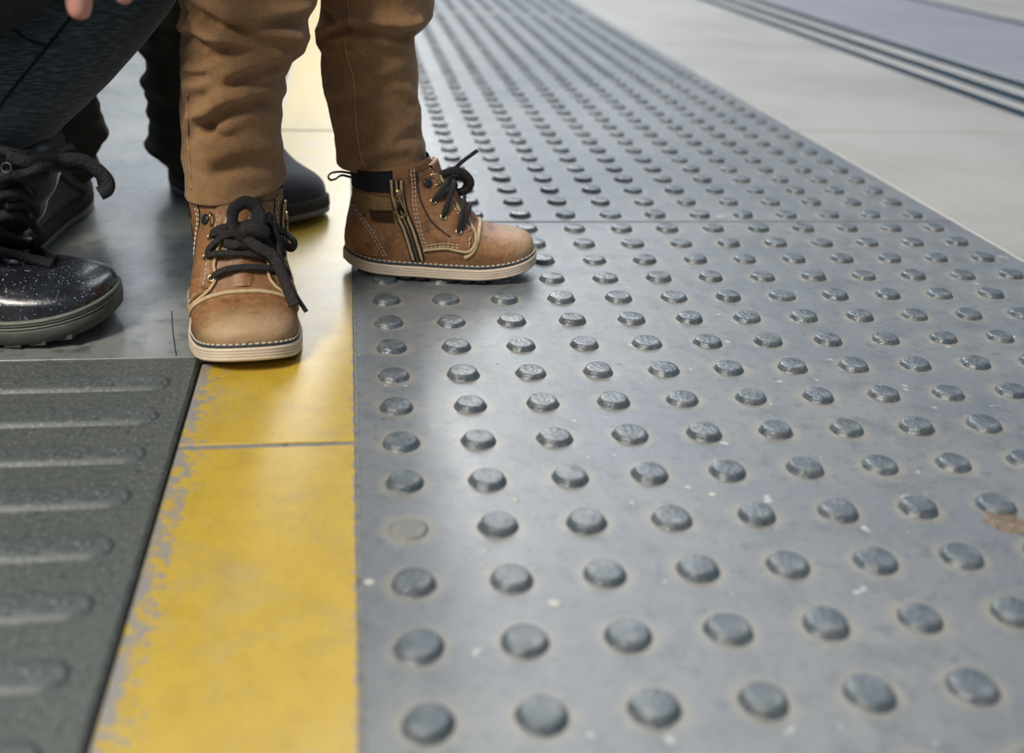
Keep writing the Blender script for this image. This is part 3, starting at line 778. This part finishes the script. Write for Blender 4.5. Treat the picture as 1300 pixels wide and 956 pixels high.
# ankles inside the trousers
for b, (cx, cy) in ((front, (-.118, .446)), (right, (.008, .533))):
    P = [(cx, cy, .075), (cx, cy, .10), (cx, cy, .125)]
    obj('sock', np.array(tube(np.array(P) - loc, .020, .020, 10, 16)[0]), tube(np.array(P) - loc, .020, .020, 10, 16)[1], m_black_knit, child)

def limb(ctrl, n=70, na=72, folds=None, wob=.0012, seed=0, freq=22, zs=1.):
    """ctrl rows x, y, z, r"""
    Q = spline(ctrl, n); P = Q[:, :3]; T = nrm(np.gradient(P, axis=0)); rings = []
    Yax = np.array([0, -1., 0])
    for k in range(n):
        Nn = Yax - T[k] * (Yax @ T[k]); Nn = nrm(Nn); B = np.cross(T[k], Nn); r = []
        for a in np.linspace(-np.pi, np.pi, na, endpoint=False):
            d = Nn * np.cos(a) + B * np.sin(a); v = Vector(P[k] * freq + d * Q[k, 3] * freq); v = Vector((v.x + seed, v.y, v.z * zs + v.x * (zs - 1) * .4))
            D = wob * noise.noise(v) + wob * .4 * noise.noise(v * 2.3)
            r.append(P[k] + d * (Q[k, 3] + D))
        rings.append(r)
    return rings
# ------------------------------------------------------------------ crouching adult
adult = empty('person', (-.36, .42, 0), 'crouching adult in dark heather trousers and glossy black lace-up boot', 'person')
aloc = np.array(adult.location)
AB = Boot('boot', adult, (-.441, .444), math.radians(-9), .003, 1, 1.35, m_patent, 'glossy black lace-up boot with dark olive sole', .9, 1.10, 1.0, 1.1, .66)
AB.sole([(-.002, -.003), (.0005, .0020), (.0075, .0026), (.0082, .0018), (.0084, .0004)], 'sole', m_boot_sole)
AB.sole([(.0083, .0003), (.0086, .0022), (.0094, .0024), (.0098, .0004)], 'sole_rim', m_boot_rim)
AB.sole([(.0098, .0003), (.0101, .0020), (.0112, .0020), (.0114, .0004)], 'midsole', m_boot_sole)
AB.sole([(.0113, .0003), (.0116, .0020), (.0128, .0020), (.0134, .0008), (.0134, -.001)], 'welt', m_boot_rim)
tr = []
for k in range(12):
    x = .012 + k * .0132; w_ = AB.half(x) + .0012; v, f = box(x - .0045, x + .0045, -w_, w_, -.0014, .001)
    tr.append(([AB.fin(*p) for p in v], f))
AB.part('tread', join(tr), m_boot_sole, False)
for side in (-1, 1):
    AB.part('eyestay', AB.panel([(.072, .0965), (.078, .082), (.085, .067), (.098, .050), (.112, .036)], [(.0785, .0975), (.0868, .0830), (.0945, .0720), (.1035, .0585), (.1180, .0445)], side, .0018), m_patent_dark)
    AB.part('vamp_seam', AB.ribbon([(.080, .020), (.095, .030), (.110, .034), (.120, .0425)], side, .0010, .0008, .0006), m_patent_dark)
    for x, z in ((.108, .0455), (.0975, .0585), (.0895, .0700), (.083, .0810), (.0775, .0910)):
        p, n_ = AB.surf(x, z, side, .0024); AB.part('eyelet', ring(p, n_, .0030 , .0008), m_dark_metal)
AB.part('tongue', AB.panel([(.070, .1000), (.0790, .0985), (.0880, .0845), (.1020, .0670), (.1200, .0440)], [(.070, .0960), (.0765, .0955), (.085, .0815), (.0985, .0645), (.1165, .0430)], -1, .002, 26, 5), m_patent_dark)
sh = limb([(-.350, .440, .055, .044), (-.322, .436, .085, .048), (-.300, .432, .120, .050), (-.282, .428, .150, .047)], 60, 60, wob=.006, seed=4, freq=30)
V, Fc = loft(sh); LV = [AB.to_local(p) for p in V]; AB.part('shaft', (LV, Fc), m_patent_dark)
bV, bF = join([(AB.V, AB.F), (LV, Fc)]); AB.bvh = BVHTree.FromPolygons([tuple(map(float, p)) for p in bV], bF)
# thick velvet laces piled on the instep
cords = [
    [(-14, 300, .006), (20, 306, .012), (48, 316, .012), (70, 330, .008)], [(-10, 318, .008), (22, 324, .012), (46, 330, .012), (66, 336, .006)],
    [(-8, 276, .010), (18, 272, .016), (40, 284, .016), (54, 300, .014), (40, 310, .014), (14, 300, .012), (-8, 290, .01)],
    [(-10, 250, .010), (14, 244, .016), (34, 250, .018), (46, 268, .016), (36, 282, .016)],
    [(-10, 232, .012), (10, 222, .018), (30, 226, .02), (46, 240, .018), (30, 258, .016), (6, 262, .014)],
    [(0, 190, .012), (22, 196, .02), (44, 198, .022), (58, 208, .022), (52, 222, .02), (30, 224, .02)],
    [(8, 198, .02), (40, 206, .026), (72, 203, .028), (100, 203, .028), (120, 213, .028), (135, 228, .026), (136, 240, .026), (126, 246, .024)],
    [(24, 222, .022), (54, 212, .028), (80, 212, .03), (106, 210, .03), (126, 222, .028), (131, 236, .026)],
    [(30, 206, .022), (50, 200, .026), (70, 194, .026), (94, 186, .024)],
    [(38, 216, .02), (50, 222, .024), (58, 224, .024)]]
for k, pl in enumerate(cords):
    AB.part('lace', AB.cord(pl, .0052 if k in (6,) else .0040, .0032, None, 10, .95), m_velvet)
for px, rr in (((8, 213), .0034),):
    q = AB.pix(px, .024, .95)[0]; AB.part('lace_ring', ring(q, AB.Mi.to_3x3() @ Vector(-CF), rr, .0006), m_dark_metal)

# trousers: shin from boot to knee, thigh folded back over the calf
shin = limb([(-.348, .428, .128, .048), (-.322, .432, .148, .050), (-.290, .438, .178, .0555), (-.247, .466, .222, .0585), (-.209, .500, .271, .060), (-.184, .566, .338, .056), (-.172, .606, .395, .055), (-.165, .618, .420, .044), (-.155, .622, .440, .02)], 90)
thigh = limb([(-.155, .622, .442, .02), (-.165, .618, .418, .044), (-.195, .602, .380, .058), (-.235, .582, .330, .074), (-.300, .578, .292, .082), (-.40, .578, .270, .090), (-.50, .58, .255, .094), (-.56, .58, .25, .06), (-.58, .58, .25, .01)], 70, seed=5)
V, Fc = join([loft(shin), loft(thigh)])
V = [(p[0], p[1], max(p[2], .139 + .004 * noise.noise(Vector((p[0] * 60, p[1] * 60, 0))))) for p in V]
atr = obj('trousers', np.array(V) - aloc, Fc, m_heather, adult, True, None, 'dark blue grey heather trousers stretched over the bent leg')
bva = BVHTree.FromPolygons([tuple(map(float, p)) for p in V], [tuple(q) for q in Fc])
def seam_a(pxs, hw):
    Q = []
    for p in spline(pxs, 40):
        d = Vector(ray(p)).normalized(); h = bva.ray_cast(Vector(CC), d)
        if h[0] is not None: Q.append(np.array(h[0] - d * .0004))
    if len(Q) > 4: obj('seam', *tube(np.array(Q) - aloc, hw, hw * .6, len(Q), 6, normals=-CF), m_heather_seam, atr)
seam_a([(-6, 142), (30, 96), (60, 60), (88, 24), (100, 6)], .0011)
seam_a([(14, 34), (28, 46), (44, 54), (58, 58)], .0009)
coat = limb([(-.185, .392, .328, .025), (-.205, .390, .317, .044), (-.248, .385, .2925, .055), (-.289, .385, .2686, .056), (-.42, .385, .192, .060), (-.50, .385, .15, .04)], 50, 48, seed=8)
V, Fc = loft(coat); obj('coat', np.array(V) - aloc, Fc, m_coat, adult, True, None, 'dark green grey coat hem')
# forearm and hand hanging in front of the shin
def skin_mesh(name, verts, edges, radii, mat, parent, root=0, sub=2):
    me = bpy.data.meshes.new(name); me.from_pydata([tuple(map(float, v)) for v in verts], edges, []); me.materials.append(mat)
    o = bpy.data.objects.new(name, me); COL.objects.link(o); o.parent = parent
    sk = o.modifiers.new('skin', 'SKIN'); sk.use_smooth_shade = True
    for i, r in enumerate(radii):
        me.skin_vertices[0].data[i].radius = (r, r) if not isinstance(r, tuple) else r
    me.skin_vertices[0].data[root].use_root = True
    ss = o.modifiers.new('sub', 'SUBSURF'); ss.levels = sub; ss.render_levels = sub
    return o
HY = .290
tip1 = at_y((101, 27), HY); tip2 = at_y((159, 7), HY + .012)
m1 = at_y((99, -28), HY); b1 = at_y((98, -92), HY); m2 = at_y((152, -38), HY + .008); b2 = at_y((136, -95), HY + .006)
wr = at_y((112, -190), HY - .01)
vs = [tuple(wr + np.array((-.12, .14, .21))), tuple(wr + np.array((-.05, .05, .10))), tuple(wr)]; rs = [.038, .033, .026]; ed = [(0, 1), (1, 2)]
def fing(base, mid, tip, r):
    k = len(vs); vs.extend([tuple(base), tuple(mid), tuple(np.array(mid) * .45 + np.array(tip) * .55), tuple(tip)])
    rs.extend([r * 1.15, r * 1.05, r, r * .82]); ed.extend([(2, k), (k, k + 1), (k + 1, k + 2), (k + 2, k + 3)])
fing(b1, m1, tip1, .0083)
fing((b1 + b2) / 2 + (0, .004, 0), (m1 + m2) / 2 + (0, .012, .006), (tip1 + tip2) / 2 + (0, .022, .026), .0078)
fing(b2, m2, tip2, .0065)
fing(b1 + (-.020, .002, .002), m1 + (-.022, .010, .008), tip1 + (-.024, .018, .030), .0080)
fing(wr + (-.028, -.006, -.030), wr + (-.050, -.010, -.055), wr + (-.058, -.008, -.080), .0092)
vs2 = np.array(vs) - aloc
skin_mesh('hand', vs2, ed, rs, m_skin, adult)
slv = limb([tuple(wr + np.array(c[:3])) + (c[3],) for c in ((-.34, .26, .40, .06), (-.22, .20, .33, .058), (-.11, .13, .20, .052), (-.05, .05, .10, .044))], 30, 40)
V, Fc = loft(slv); obj('sleeve', np.array(V) - aloc, Fc, m_heather, adult)

# ------------------------------------------------------------------ adult standing behind
back = empty('person', (-.26, .80, 0), 'person behind the child in dark olive boots and black trousers', 'person')
bloc = np.array(back.location)
def suede_boot(heel, ang, mirror, mat, label, S=1.5):
    b = Boot('boot', back, heel, ang, .0, mirror, S, mat, label, .6, 1.06, 1.05)
    b.sole([(.0002, -.002), (.0014, .0024), (.0055, .0028), (.006, .0010)], 'sole', m_boot_rim)
    b.sole([(.0058, .001), (.0064, .0030), (.0140, .0026), (.0150, .0010), (.0150, -.001)], 'rand', m_dark_cloth)
    for side in (-1, 1):
        b.part('side_seam', b.ribbon([(.04, .016), (.065, .030), (.085, .048), (.096, .072)], side, .0012, .0010, .0006), m_dark_cloth)
    return b
suede_boot((-.2190, .840), math.radians(-49), 1, m_charcoal, 'charcoal suede boot half hidden behind the child leg', 1.32)
suede_boot((-.322, .772), math.radians(-104), -1, m_olive, 'dark olive suede boot behind the black boot')
def slouch(ctrl, seed): return limb(ctrl, 190, 64, wob=.011, seed=seed, freq=13, zs=3.2)
rb = slouch([(-.186, .806, .022, .046), (-.185, .806, .040, .058), (-.185, .806, .07, .062), (-.184, .806, .115, .062), (-.182, .808, .16, .063), (-.182, .81, .20, .060), (-.184, .81, .26, .062), (-.19, .81, .34, .066), (-.20, .81, .50, .075), (-.215, .81, .70, .088), (-.235, .81, .86, .10)], 2)
lb = slouch([(-.336, .722, .030, .042), (-.336, .725, .055, .054), (-.334, .725, .085, .058), (-.330, .725, .125, .056), (-.328, .728, .17, .058), (-.326, .73, .26, .060), (-.325, .735, .34, .066), (-.32, .76, .50, .075), (-.31, .79, .70, .088), (-.30, .81, .86, .10)], 9)
V, Fc = join([loft(rb), loft(lb)])
obj('trousers', np.array(V) - bloc, Fc, m_dark_cloth, back, True, None, 'slouching dark olive black trouser legs')
